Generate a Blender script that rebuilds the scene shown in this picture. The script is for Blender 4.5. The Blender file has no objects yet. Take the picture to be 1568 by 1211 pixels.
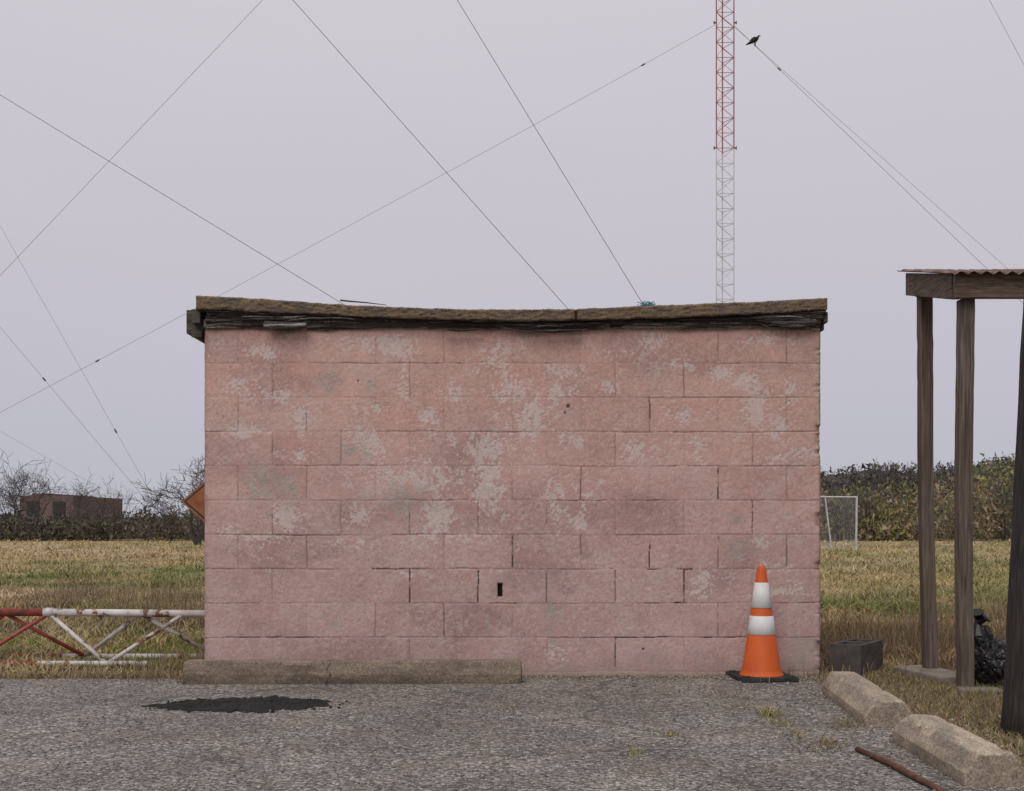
import bpy, math, random
import numpy as np
from mathutils import Vector, Matrix
random.seed(7); rng=np.random.default_rng(11)
S=bpy.context.scene
CAMH=0.91; F=1808.8   # camera height (m) ; focal length in survey units
def W(u,v,D):   # survey bearing -> world position at depth D (camera stands at y=-7)
    return Vector(((u-784)/F*D, D-7.0, CAMH+(800-v)/F*D))
def link(o,parent=None):
    S.collection.objects.link(o)
    if parent: o.parent=parent
    return o
def empty(name):
    e=bpy.data.objects.new(name,None); S.collection.objects.link(e); return e
# ---------------------------------------------------------------- noise
TAB=rng.random((256,256))
def vn(x,y,s=0):
    x=np.asarray(x,float)+s*17.31; y=np.asarray(y,float)+s*9.77
    xi=np.floor(x).astype(int); yi=np.floor(y).astype(int)
    fx=x-xi; fy=y-yi; fx=fx*fx*(3-2*fx); fy=fy*fy*(3-2*fy)
    a=TAB[xi&255,yi&255]; b=TAB[(xi+1)&255,yi&255]; c=TAB[xi&255,(yi+1)&255]; d=TAB[(xi+1)&255,(yi+1)&255]
    return (a*(1-fx)+b*fx)*(1-fy)+(c*(1-fx)+d*fx)*fy
def fbm(x,y,s=0,o=4,g=.5):
    t=0;a=1;n=0
    for i in range(o):
        t=t+a*vn(np.asarray(x)*2**i,np.asarray(y)*2**i,s+i*3); n+=a; a*=g
    return t/n
def sst(a,b,x):
    t=np.clip((x-a)/(b-a),0,1); return t*t*(3-2*t)
# ---------------------------------------------------------------- materials
def newmat(name):
    m=bpy.data.materials.new(name); m.use_nodes=True
    nt=m.node_tree; b=nt.nodes['Principled BSDF']; return m,nt,b
def ramp(nt,fac,stops):
    r=nt.nodes.new('ShaderNodeValToRGB'); cr=r.color_ramp
    while len(cr.elements)<len(stops): cr.elements.new(.5)
    for e,(p,c) in zip(cr.elements,stops):
        e.position=p; e.color=(*c,1) if len(c)==3 else c
    nt.links.new(fac,r.inputs[0]); return r.outputs[0]
def noise(nt,scale,detail=5,map_=(1,1,1),rough=.55,dist=0):
    tc=nt.nodes.new('ShaderNodeTexCoord'); mp=nt.nodes.new('ShaderNodeMapping'); mp.inputs['Scale'].default_value=map_
    n=nt.nodes.new('ShaderNodeTexNoise'); n.inputs['Scale'].default_value=scale; n.inputs['Detail'].default_value=detail
    n.inputs['Roughness'].default_value=rough; n.inputs['Distortion'].default_value=dist
    nt.links.new(tc.outputs['Object'],mp.inputs[0]); nt.links.new(mp.outputs[0],n.inputs['Vector']); return n.outputs['Fac']
def bump(nt,b,h,strength,dist):
    bp=nt.nodes.new('ShaderNodeBump'); bp.inputs['Strength'].default_value=strength; bp.inputs['Distance'].default_value=dist
    nt.links.new(h,bp.inputs['Height']); nt.links.new(bp.outputs[0],b.inputs['Normal'])
def mix(nt,a,b_,fac,mode='MIX'):
    m=nt.nodes.new('ShaderNodeMix'); m.data_type='RGBA'; m.blend_type=mode
    for s,v in ((6,a),(7,b_)):
        if isinstance(v,tuple): m.inputs[s].default_value=(*v,1)
        else: nt.links.new(v,m.inputs[s])
    if isinstance(fac,(int,float)): m.inputs[0].default_value=fac
    else: nt.links.new(fac,m.inputs[0])
    return m.outputs[2]
def pm(name,stops,scale=8,map_=(1,1,1),rough=.85,bstr=.4,bdist=.004,bscale=None,metal=0,detail=4,spec=.3,dist=0):
    m,nt,b=newmat(name)
    n=noise(nt,scale,detail,map_,.6,dist); c=ramp(nt,n,stops); nt.links.new(c,b.inputs['Base Color'])
    b.inputs['Roughness'].default_value=rough; b.inputs['Metallic'].default_value=metal
    b.inputs['Specular IOR Level'].default_value=spec
    if bstr>0: bump(nt,b,noise(nt,bscale or scale*3,4,map_),bstr,bdist)
    return m
def am(name,nscale=60,lo=.8,hi=1.15,rough=.9,bstr=.3,bdist=.003,spec=.2,map_=(1,1,1)):
    m,nt,b=newmat(name)
    a=nt.nodes.new('ShaderNodeAttribute'); a.attribute_name='Col'
    n=noise(nt,nscale,3,map_); r=ramp(nt,n,[(.3,(lo,)*3),(.7,(hi,)*3)])
    nt.links.new(mix(nt,a.outputs['Color'],r,1.0,'MULTIPLY'),b.inputs['Base Color'])
    b.inputs['Roughness'].default_value=rough; b.inputs['Specular IOR Level'].default_value=spec
    if bstr>0: bump(nt,b,noise(nt,nscale*1.7,3,map_),bstr,bdist)
    return m
# ---------------------------------------------------------------- mesh helpers
class MB:
    def __init__(s): s.v=[];s.f=[];s.m=[]
    def add(s,vs,fs,mi=0):
        o=len(s.v); s.v+= [tuple(p) for p in vs]; s.f+=[tuple(i+o for i in f) for f in fs]; s.m+=[mi]*len(fs)
    def box(s,lo,hi,mi=0,M=None):
        x0,y0,z0=lo;x1,y1,z1=hi
        vs=[Vector(p) for p in((x0,y0,z0),(x1,y0,z0),(x1,y1,z0),(x0,y1,z0),(x0,y0,z1),(x1,y0,z1),(x1,y1,z1),(x0,y1,z1))]
        if M: vs=[M@p for p in vs]
        s.add(vs,[(0,3,2,1),(4,5,6,7),(0,1,5,4),(1,2,6,5),(2,3,7,6),(3,0,4,7)],mi)
    def tube(s,pts,rs,n=6,mi=0,cap=True,flat=(1,1)):
        pts=[Vector(p) for p in pts]
        if isinstance(rs,(int,float)): rs=[rs]*len(pts)
        vs=[];fs=[]
        t0=(pts[1]-pts[0]).normalized(); a=Vector((0,0,1)) if abs(t0.z)<.9 else Vector((1,0,0))
        for i,p in enumerate(pts):
            t=(pts[min(i+1,len(pts)-1)]-pts[max(i-1,0)]).normalized()
            x=t.cross(a).normalized(); y=t.cross(x).normalized()
            for k in range(n):
                an=2*math.pi*k/n; vs.append(p+x*math.cos(an)*rs[i]*flat[0]+y*math.sin(an)*rs[i]*flat[1])
        for i in range(len(pts)-1):
            for k in range(n): fs.append((i*n+k,i*n+(k+1)%n,(i+1)*n+(k+1)%n,(i+1)*n+k))
        if cap: fs+= [tuple(range(n))[::-1],tuple(range((len(pts)-1)*n,len(pts)*n))]
        s.add(vs,fs,mi)
    def obj(s,name,mats,parent=None,smooth=False,bevel=0):
        me=bpy.data.meshes.new(name); me.from_pydata(s.v,[],s.f); 
        for m in (mats if isinstance(mats,list) else [mats]): me.materials.append(m)
        me.polygons.foreach_set('material_index',s.m); me.update()
        if smooth: me.polygons.foreach_set('use_smooth',[True]*len(me.polygons))
        o=bpy.data.objects.new(name,me); link(o,parent)
        if bevel:
            b=o.modifiers.new('b','BEVEL'); b.width=bevel; b.segments=2; b.limit_method='ANGLE'
        return o
def npmesh(name,V,Fc,mat,col=None,parent=None,smooth=False):
    k=Fc.shape[1]; me=bpy.data.meshes.new(name)
    me.vertices.add(len(V)); me.vertices.foreach_set('co',np.ascontiguousarray(V,np.float32).ravel())
    me.loops.add(Fc.size); me.loops.foreach_set('vertex_index',Fc.astype(np.int32).ravel())
    me.polygons.add(len(Fc)); me.polygons.foreach_set('loop_start',np.arange(0,Fc.size,k,dtype=np.int32))
    me.polygons.foreach_set('loop_total',np.full(len(Fc),k,np.int32))
    if smooth: me.polygons.foreach_set('use_smooth',np.ones(len(Fc),bool))
    me.update(calc_edges=True); me.validate()
    if col is not None:
        at=me.attributes.new('Col','FLOAT_COLOR','POINT')
        c=np.ones((len(V),4),np.float32); c[:,:3]=col; at.data.foreach_set('color',c.ravel())
    me.materials.append(mat); o=bpy.data.objects.new(name,me); link(o,parent); return o
def gridf(nx,ny):
    i,j=np.meshgrid(np.arange(nx-1),np.arange(ny-1),indexing='ij'); a=(i*ny+j).ravel()
    return np.stack([a,a+ny,a+ny+1,a+1],1)
# ================================================================ WORLD / SUN / CAMERA
w=bpy.data.worlds.new("World"); S.world=w; w.use_nodes=True; nt=w.node_tree
bg=nt.nodes['Background']
SE,SR=math.radians(48),math.radians(200)
sky=nt.nodes.new('ShaderNodeTexSky'); sky.sky_type='NISHITA'; sky.sun_disc=False; sky.sun_elevation=SE; sky.sun_rotation=SR
tc=nt.nodes.new('ShaderNodeTexCoord'); sp=nt.nodes.new('ShaderNodeSeparateXYZ'); nt.links.new(tc.outputs['Generated'],sp.inputs[0])
cl=nt.nodes.new('ShaderNodeTexNoise'); mp=nt.nodes.new('ShaderNodeMapping'); mp.inputs['Scale'].default_value=(1,1,5)
nt.links.new(tc.outputs['Generated'],mp.inputs[0]); nt.links.new(mp.outputs[0],cl.inputs['Vector']); cl.inputs['Scale'].default_value=1.6; cl.inputs['Detail'].default_value=3
ad=nt.nodes.new('ShaderNodeMath'); ad.operation='MULTIPLY_ADD'; ad.inputs[1].default_value=.14; nt.links.new(cl.outputs['Fac'],ad.inputs[0]); nt.links.new(sp.outputs['Z'],ad.inputs[2])
oc=ramp(nt,ad.outputs[0],[(0.0,(9.6,9.7,11.0)),(.12,(10.2,10.2,11.6)),(.30,(11.7,11.2,12.5)),(.5,(12.9,12.3,13.4)),(1,(16,15.4,16.2))])
nt.links.new(mix(nt,oc,sky.outputs[0],.04),bg.inputs[0]); bg.inputs[1].default_value=.05
sun=bpy.data.lights.new('sun','SUN'); sun.energy=1.5; sun.angle=math.radians(35); sun.color=(1,.97,.93)
so=link(bpy.data.objects.new('sun',sun)); so.location=(0,-10,20)
sd=Vector((-.35,-1,.0)).normalized()*math.cos(SE)+Vector((0,0,math.sin(SE)))
so.rotation_euler=sd.to_track_quat('Z','Y').to_euler()
sky.sun_rotation=math.atan2(sd.x,sd.y)
cam=bpy.data.cameras.new('camera'); co=link(bpy.data.objects.new('camera',cam)); co.location=(0,-7,CAMH); co.rotation_euler=(math.pi/2,0,0)
cam.sensor_width=36; cam.lens=36*F/1568; cam.shift_y=(800-605.5)/1568; cam.clip_end=5000; S.camera=co
S.view_settings.view_transform='Standard'; S.view_settings.look='None'; S.view_settings.exposure=0
# ================================================================ FIELD COLOUR
STRAW=np.array([.43,.325,.165]);GREEN=np.array([.17,.185,.06]);BROWN=np.array([.21,.15,.10]);PALE=np.array([.54,.43,.26])
def field(x,D):
    Ds=[4,6.5,8,9,10,13,14,17,25,30,60]
    gl=np.interp(D,Ds,[.2,.25,.75,.75,.35,.05,.08,.55,.42,.05,.0]); gr=np.interp(D,Ds,[.25,.15,.1,.2,.5,.75,.7,.55,.45,.38,.30])
    bl=np.interp(D,Ds,[.7,.6,.25,.2,.6,.6,.45,.12,.1,.05,.0]); br=np.interp(D,Ds,[.8,.85,.85,.75,.4,.12,.1,.1,.05,.0,.0])
    s=sst(-1,1,x); g=gl*(1-s)+gr*s; b=bl*(1-s)+br*s
    n1=fbm(x*.5,D*.45,3); n2=fbm(x*1.7,D*1.5,9); n3=fbm(x*.4+7,D*.4,21)
    G=np.clip(g+(n1-.5)*2.2+(n2-.5)*1.2,0,1)[:,None]; B=np.clip(b+(n2-.5)*1.6+(n3-.5)*1.4,0,1)[:,None]; P=sst(.45,.7,n3)[:,None]
    c=STRAW*(1-P)+PALE*P; c=c*(1-B)+BROWN*B; c=c*(1-G)+GREEN*G; return c
# ================================================================ GROUND
def axis(a,b,n,lim):
    core=np.linspace(a,b,n); return np.concatenate([-np.geomspace(lim,-a*1.05,25)if a<0 else [], core, np.geomspace(b*1.05,lim,25)])
gx=axis(-30,30,300,1500); gy=np.concatenate([-np.geomspace(600,4,20),np.linspace(-3.5,20,240),np.geomspace(20.5,1500,110)])
X,Y=np.meshgrid(gx,gy,indexing='ij'); xf=X.ravel(); yf=Y.ravel(); Df=np.maximum(yf+7,3.5)
V=np.stack([xf,yf,np.zeros_like(xf)],1)
gc=field(xf,np.minimum(Df,200))*.85
mg=am('field_soil_grass',25,.6,1.3,.95,.8,.03)
npmesh('ground',V,gridf(len(gx),len(gy)),mg,gc)
def lot_edge():
    pts=[(-60,-40)]
    for x in np.linspace(-60,-6,20): pts.append((x,-.12))
    for x in np.linspace(-5.9,1.72,240):
        base=-.13 if x<-1.85 else (-.02)
        pts.append((x,base+(fbm(x*3,1.,5)-.5)*.16*(1 if x<-1.85 else .6)+(fbm(x*14,2.,6)-.5)*.06))
    for y in np.linspace(-.12,-5,180):
        pts.append((1.78+(fbm(y*2.,3.,7)-.5)*.22+(fbm(y*12,3.,8)-.5)*.08,y))
    pts+=[(2.1,-7),(2.4,-40)]
    return pts
m,nt,b=newmat('asphalt_gravel')
tcn=nt.nodes.new('ShaderNodeTexCoord')
def vor(sc,feat='F1'):
    v=nt.nodes.new('ShaderNodeTexVoronoi'); v.inputs['Scale'].default_value=sc; v.feature=feat; nt.links.new(tcn.outputs['Object'],v.inputs['Vector']); return v
v1=vor(76); v2=vor(155)
s1=nt.nodes.new('ShaderNodeSeparateColor'); nt.links.new(v1.outputs['Color'],s1.inputs[0])
s2=nt.nodes.new('ShaderNodeSeparateColor'); nt.links.new(v2.outputs['Color'],s2.inputs[0])
c1=ramp(nt,s1.outputs[0],[(0,(.045,.041,.038)),(.25,(.125,.113,.103)),(.55,(.22,.202,.182)),(.8,(.345,.318,.287)),(1,(.60,.56,.52))])
c2=ramp(nt,s2.outputs[1],[(0,(.07,.063,.058)),(.5,(.19,.172,.155)),(.85,(.30,.265,.23)),(1,(.46,.42,.38))])
c=mix(nt,c1,c2,.38)
gap=ramp(nt,v1.outputs['Distance'],[(.0,(1,1,1)),(.45,(1,1,1)),(.8,(.4,.39,.38))])
c=mix(nt,c,gap,.8,'MULTIPLY')
big=ramp(nt,noise(nt,1.3,6,(1,1,1),.65),[(.3,(.68,.67,.66)),(.5,(.97,.96,.96)),(.7,(1.28,1.26,1.23))])
c=mix(nt,c,big,1.0,'MULTIPLY')
dirt=ramp(nt,noise(nt,3.3,7,(1,1,1),.7),[(.52,(0,0,0)),(.70,(.65,.65,.65))])
c=mix(nt,c,(.19,.148,.108),dirt)
ck=nt.nodes.new('ShaderNodeTexVoronoi'); ck.feature='DISTANCE_TO_EDGE'; ck.inputs['Scale'].default_value=.9
nz=nt.nodes.new('ShaderNodeTexNoise'); nz.inputs['Scale'].default_value=3.5; nz.inputs['Detail'].default_value=5
vm=nt.nodes.new('ShaderNodeVectorMath'); vm.operation='MULTIPLY_ADD'; vm.inputs[1].default_value=(.45,.45,.0)
nt.links.new(tcn.outputs['Object'],nz.inputs['Vector']); nt.links.new(nz.outputs['Color'],vm.inputs[0]); nt.links.new(tcn.outputs['Object'],vm.inputs[2]); nt.links.new(vm.outputs[0],ck.inputs['Vector'])
crk=ramp(nt,ck.outputs['Distance'],[(.0,(.65,.65,.65)),(.006,(.5,.5,.5)),(.014,(0,0,0))])
c=mix(nt,c,(.07,.06,.05),crk)
nt.links.new(c,b.inputs['Base Color']); b.inputs['Roughness'].default_value=.9; b.inputs['Specular IOR Level'].default_value=.25
inv=nt.nodes.new('ShaderNodeMath'); inv.operation='SUBTRACT'; inv.inputs[0].default_value=1; nt.links.new(v1.outputs['Distance'],inv.inputs[1])
bump(nt,b,inv.outputs[0],.8,.005)
lp=lot_edge(); me=bpy.data.meshes.new('asphalt_lot'); n=len(lp)
me.from_pydata([(x,y,.004) for x,y in lp],[],[tuple(range(n))[::-1]]); me.materials.append(m); me.update()
lot=link(bpy.data.objects.new('asphalt_lot',me))
if me.polygons[0].normal.z<0: me.flip_normals()
# ================================================================ BUILDING
bld=empty('cinder_block_building')
XL,XR,ZT=-1.826,1.832,2.075; TOPJ=2.057; BH=.2032; BW=.4064; DEP=3.0
st=.0042; xs=np.arange(XL,XR+st,st); zs=np.arange(-.03,ZT,st)
X,Z=np.meshgrid(xs,zs,indexing='ij'); x=X.ravel(); z=Z.ravel()
wx=x+(fbm(x*9,z*9,1)-.5)*.009; wz=z+(fbm(x*9,z*9,2)-.5)*.009+(fbm(x*1.3,z*1.3,4)-.5)*.014
row=np.floor((TOPJ-wz)/BH).astype(int); off=np.where(row%2==0,BW/2,0)
cx=(wx-XL+off)/BW; col=np.floor(cx).astype(int)
dvx=np.minimum(cx-col,1-(cx-col))*BW; rz=(TOPJ-wz)/BH; fr=rz-np.floor(rz); dhz=np.minimum(fr,1-fr)*BH
RB=rng.random((64,64,6))
def hb(r,c_,k): return RB[r%64,c_%64,k]
nv=np.floor(cx+.5).astype(int); nh=np.floor(rz+.5).astype(int)
vis_v=hb(row,nv,0); vis_h=hb(nh,np.floor((wx-XL)/BW*2).astype(int)//2,1)
U=784+x/7*F; Vv=800-(z-CAMH)/7*F
crackv=[(627,872,923,1),(730,874,925,1.1),(993,822,870,1),(1049,872,922,1.1),(1098,716,765,1),(942,976,1022,.9),(785,822,872,.9),(835,872,923,.7),(990,612,660,.7),(680,925,975,.6),(1205,818,870,.6),(320,560,608,.6),(1153,766,822,.75),(887,820,850,.5),(1102,822,975,.5),(630,768,818,.5),(882,716,766,.5),(942,872,922,.6)]
crackh=[(872,570,640,.9),(872,640,790,.5),(924,730,790,1),(922,975,1052,1.1),(871,820,940,.5),(871,985,1060,.8),(976,930,1180,.8),(766,990,1010,.7),(926,1180,1256,.6),(713,1140,1256,.5),(978,330,480,.6),(556,1160,1256,.5),(818,600,700,.45),(872,360,440,.4)]
cr=np.zeros_like(x)
thn=.0026+.0024*fbm(x*22,z*22,31)
edgen=sst(.30,.50,fbm(x*16,z*16,38))
for (a,t,bb,k_) in crackv: cr=np.maximum(cr,(dvx<thn)*(np.abs(U-a)<14)*(Vv>t)*(Vv<bb)*k_*edgen)
for (a,l,r,k_) in crackh: cr=np.maximum(cr,(dhz<thn)*(np.abs(Vv-a)<14)*(U>l)*(U<r)*k_*sst(.35,.5,fbm(x*5,z*2,33))*edgen)
crh=(dhz<.0024)*sst(.55,.62,fbm(x*2.2,z*5,36))*.40; crv=(dvx<.0024)*sst(.55,.62,fbm(x*3,z*2.2,35))*.40
cr=np.minimum(np.maximum(cr,np.maximum(crv,crh)*edgen),1.1)
soft=.45+.75*sst(.3,.65,fbm(x*6,z*6,39))
gv=(1-sst(.0005,.007,dvx))*(.2+.75*vis_v)*soft; gh=(1-sst(.0005,.007,dhz))*(.25+.65*vis_h)*soft
gro=np.maximum(gv,gh)
blobs=[(405,735,32,30,-1.15),(440,745,25,28,-1.05),(575,525,50,15,1.2),(610,530,30,14,1.2),(503,582,24,18,-1.15),(570,590,14,20,-.9),(755,538,35,26,1.0),(560,680,30,22,.95),(655,640,20,18,.8),
(640,730,70,28,1.05),(615,765,50,26,-1.1),(665,790,28,34,1.2),(745,735,24,38,1.2),(740,690,45,26,.95),(555,785,22,22,.9),(435,790,22,22,.9),(400,822,30,9,1.0),(850,775,14,40,.8),(888,800,14,20,.95),
(820,640,30,32,1.05),(860,600,32,18,1.0),(780,600,36,26,.85),(860,570,28,13,.95),(870,672,18,10,1.1),(970,690,30,18,.75),(1000,520,24,16,.8),(1160,620,18,24,1.25),(1145,585,20,14,1.1),(1190,650,16,26,.9),(1110,572,34,12,.85),(1170,520,50,10,.8),
(1130,795,13,11,-1.1),(1130,838,24,16,-1.15),(1165,828,16,10,.95),(845,945,18,38,-1.0),(850,1000,22,16,.8),(1075,895,24,26,.9),(1070,690,14,28,.65),(460,640,12,28,1.05),(400,537,26,10,1.05),(365,660,38,7,.95),(350,810,26,10,.9),
(1230,1000,28,38,-1.05),(1190,905,60,12,.65),(900,745,26,20,.6),(1000,1010,60,14,-.7),(540,690,30,20,-.85),(920,590,40,11,.8),(1235,690,22,10,.8),(620,590,10,28,.95),(1040,640,26,14,.7),(1210,600,12,28,.8),(745,955,10,12,-.9),(510,960,10,14,-.7),(1000,1000,10,10,-.6),(690,600,26,14,.7),(430,605,24,9,.85),(520,520,24,10,.8),(950,540,34,10,.75),(1040,560,30,9,.6),(700,820,50,10,.7),(540,830,40,8,.65),(1180,700,30,10,.6),(760,870,30,8,.6),(450,700,30,12,.75),(360,590,20,20,.6),(560,625,40,8,.7),(1185,870,30,14,.6),(640,880,40,8,.55)]
W1=np.zeros_like(x); W2=np.zeros_like(x)
for (a,b_,rx,ry,am_) in blobs:
    e=np.exp(-(((U-a)/rx)**2+((Vv-b_)/ry)**2)*.8)*abs(am_)
    if am_>0: W1=np.maximum(W1,e)
    else: W2=np.maximum(W2,e)
nA=fbm(x*22,z*22,41,5,.75); nB=fbm(x*75,z*75,47,3,.8); nC=fbm(x*4,z*4,43,4); nD=fbm(x*9,z*9,49,4,.6)
nE=fbm(x*38,z*38,44,4,.8)
midb=np.exp(-((Vv-650)/180)**2)*.042
nn=.26*nA+.34*nB+.28*nE+.12*nD
peel=sst(.0,.06,nn+.22*W1+midb+(nC-.5)*.16-.648)
gray=sst(.0,.05,.25*nA+.5*nB+.25*nE+.24*W2+(nC-.5)*.10-.66)
spk=sst(.58,.70,.6*nB+.4*nE)*(.35+.65*sst(.42,.58,nC))
dsp=sst(.62,.74,fbm(x*95,z*95,48,2,.8))*(.3+.7*sst(.45,.6,fbm(x*3,z*3,46)))
r_t=hb(row,col,2)-.5; r_g=hb(row,col,3)-.5
base=np.array([.530,.333,.280]); low=np.array([.462,.306,.282])
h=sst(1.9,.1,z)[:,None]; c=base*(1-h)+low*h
c=c*(1+.09*r_t[:,None]+np.stack([r_g*.01,r_g*.05,r_g*.06],1))
c=c*(1+.20*(fbm(x*1.6,z*1.6,51)-.5)+.18*(fbm(x*14,z*14,53)-.5)+.32*(nB-.5))[:,None]
gz=sst(.50,.72,fbm(x*1.9,z*3.2,57)+.24*np.exp(-((U-470)/120)**2-((Vv-800)/60)**2)+.14*np.exp(-((U-840)/120)**2-((Vv-890)/40)**2)+.1*np.exp(-((U-930)/60)**2-((Vv-690)/30)**2))[:,None]*.6*(.7+.6*nA[:,None])
c=c*(1-gz)+c*np.array([.70,.68,.70])*gz
dust=sst(.44,.70,.6*fbm(x*7,z*7,59,5,.6)+.4*nB)[:,None]*.36; c=c*(1-dust)+np.array([.54,.435,.39])*dust
lt=np.array([.56,.478,.435])*(1+.3*(nB-.5))[:,None]; gr_=np.array([.33,.295,.26])*(1+.9*(nA-.5))[:,None]
c=c*(1-dsp[:,None]*.18)
c=c*(1-spk[:,None]*.34)+lt*spk[:,None]*.34
c=c*(1-peel[:,None]*.72)+lt*peel[:,None]*.72; c=c*(1-gray[:,None]*.75)+gr_*gray[:,None]*.75
c=c*(1-.27*gro[:,None]); 
c=c*(1-.74*cr[:,None])
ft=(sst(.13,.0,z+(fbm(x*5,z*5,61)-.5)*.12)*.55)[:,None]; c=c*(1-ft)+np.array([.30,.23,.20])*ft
edge=np.minimum(x-XL,XR-x); eg=(sst(.03,.0,edge+(fbm(x*10,z*12,63)-.5)*.03)*.5)[:,None]; c=c*(1-eg)+c*np.array([.6,.58,.58])*eg
y=gro*.0035+cr*.005+(nB-.5)*.003+(nA-.5)*.003+peel*.0010+(hb(row,col,4)-.5)*.0025
def hole(u,v,ru,rv,dep,dk=.93,sq=False):
    global y,c
    q=np.maximum(np.abs((U-u)/ru),np.abs((Vv-v)/rv)) if sq else np.sqrt(((U-u)/ru)**2+((Vv-v)/rv)**2)+(nA-.5)*.8
    k=1-sst(.8,1.05,q); y=y+k*dep; c=c*(1-k[:,None]*dk)
hole(765.5,903.5,4.0,11,.024,.985,True); hole(870,622,2.8,2.4,.008,.65); hole(865,632,1.9,2.6,.008,.6); hole(985,994,2.2,2.0,.008,.65); hole(548,583,1.6,1.6,.01,.5)
y=y+(1-sst(0,.012,edge+(fbm(x*6,z*22,65)-.35)*.010))*.018
rb=np.exp(-((x-XR)/.03)**2)*sst(.55,.7,fbm(x*2,z*11,66))*.025; y+=rb
V=np.stack([x,y,z],1)
mw=am('painted_block',210,.84,1.13,.88,.5,.0025)
npmesh('front_wall',V,gridf(len(xs),len(zs)),mw,np.clip(c,0.005,1),bld,True)
def sidewall(name,lo,hi,rot):
    B=MB(); r=0; zz=TOPJ
    L=(Vector(hi)-Vector(lo)).length; d=(Vector(hi)-Vector(lo)).normalized(); nrm=Vector((d.y,-d.x,0))
    while zz>0:
        s=-(BW/2 if r%2 else 0)
        while s<L-.01:
            a=max(s,0)+.003; e=min(s+BW,L)-.003; z0=max(zz-BH+.003,-.02)
            if e-a>.02:
                p=Vector(lo)+d*a; q=Vector(lo)+d*e; o=random.uniform(0,.002)
                n_=nrm*(.012+o)
                B.add([p+Vector((0,0,z0)),q+Vector((0,0,z0)),q+Vector((0,0,zz-.003)),p+Vector((0,0,zz-.003)),
                       p+n_+Vector((0,0,z0)),q+n_+Vector((0,0,z0)),q+n_+Vector((0,0,zz-.003)),p+n_+Vector((0,0,zz-.003))],
                      [(4,5,6,7),(0,1,5,4),(1,2,6,5),(2,3,7,6),(3,0,4,7)])
            s+=BW
        zz-=BH; r+=1
    return B.obj(name,rot,bld)
ms=pm('side_pink',[(.3,(.43,.26,.22)),(.55,(.53,.33,.28)),(.75,(.55,.44,.40))],6,bstr=.4,bdist=.004,bscale=120)
core=MB(); core.box((XL+.015,.035,-.02),(XR-.015,DEP,ZT)); core.obj('mortar_core',pm('mortar',[(.3,(.32,.22,.2)),(.7,(.42,.28,.25))],30),bld)
sidewall('left_wall',(XL+.015,DEP,0),(XL+.015,.03,0),ms); sidewall('right_wall',(XR-.015,.03,0),(XR-.015,DEP,0),ms); sidewall('back_wall',(XR-.02,DEP,0),(XL+.02,DEP,0),ms)
# roof slab
tu=[300,400,520,620,750,880,1000,1150,1267]; tv=[452,457,465.5,470.5,473.5,472.5,467,462,455]
bu=[300,330,480,620,800,1000,1150,1267]; bv=[474,474,481,487.5,492,487,481,474]
k=6.92/F
nx=460; ux=np.linspace(300,1267,nx); rx_=(ux-784)*k; rt=CAMH+(800-np.interp(ux,tu,tv))*k+(fbm(ux*.05,0*ux,71)-.5)*.008+(fbm(ux*.4,0*ux,171)-.5)*.006; rbz=CAMH+(800-np.interp(ux,bu,bv))*k+(fbm(ux*.06,0*ux,72)-.5)*.012+(fbm(ux*.4,0*ux,172)-.5)*.007
brk=(ux>880)&(ux<884)
yr=np.concatenate([np.linspace(-.08,0,4),np.linspace(.1,DEP+.1,14)])
rows=[]; cols_=[]
nfr=12
for j in range(nfr):
    t=j/(nfr-1); zz=rbz*(1-t)+rt*t; yy=-.08+(fbm(ux*.12,j*.8+0*ux,73)-.5)*.018+(fbm(ux*.5,j*1.5+0*ux,173)-.5)*.008+ (0.008 if j in(0,nfr-1) else 0)+brk*.02
    st_=sst(.5,.7,fbm(ux*.05,j*.3+0*ux,174))[:,None]
    cc=(np.array([.175,.128,.082])*(1-st_)+np.array([.125,.10,.08])*st_)*(0.4+1.2*fbm(ux*.4,j*1.3+0*ux,74,3,.8))[:,None]*(1.3 if j>=nfr-2 else 1)*np.where(brk,.3,1)[:,None]; rows.append(np.stack([rx_,yy,zz],1)); cols_.append(cc)
for yy in yr[1:]:
    zz=rt+(fbm(rx_*2,yy*2+0*ux,75)-.5)*.02+.01*math.sin(yy)
    rows.append(np.stack([rx_,np.full(nx,yy),zz],1)); cols_.append(np.tile(np.array([.2,.18,.15]),(nx,1))*(.6+.8*fbm(rx_*9,yy*9+0*ux,76))[:,None])
A=np.stack(rows,1); C=np.stack(cols_,1)
npmesh('roof_slab',A.reshape(-1,3),gridf(nx,A.shape[1]),am('roof_grit',240,.55,1.5,.95,.8,.006),C.reshape(-1,3),bld)
B=MB()
for i in (0,nx-1):
    B.add([(rx_[i],-.072,rbz[i]),(rx_[i],DEP+.1,rbz[i]),(rx_[i],DEP+.1,rt[i]),(rx_[i],-.072,rt[i])],[(0,1,2,3)])
for i in range(0,nx-1,11):
    j=min(i+11,nx-1); B.add([(rx_[i],-.068,rbz[i]),(rx_[j],-.068,rbz[j]),(rx_[j],DEP+.1,rbz[j]),(rx_[i],DEP+.1,rbz[i])],[(0,1,2,3)])
    B.add([(rx_[i],DEP+.1,rbz[i]),(rx_[j],DEP+.1,rbz[j]),(rx_[j],DEP+.1,rt[j]),(rx_[i],DEP+.1,rt[i])],[(0,1,2,3)])
mdw=pm('weathered_dark_wood',[(.3,(.035,.028,.022)),(.6,(.10,.085,.07)),(.8,(.17,.15,.13))],14,(.3,3,3),bstr=.6)
mtan=pm('roof_edge_side',[(.3,(.07,.05,.03)),(.7,(.2,.15,.09))],40)
B.obj('roof_underside',mtan,bld)
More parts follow.
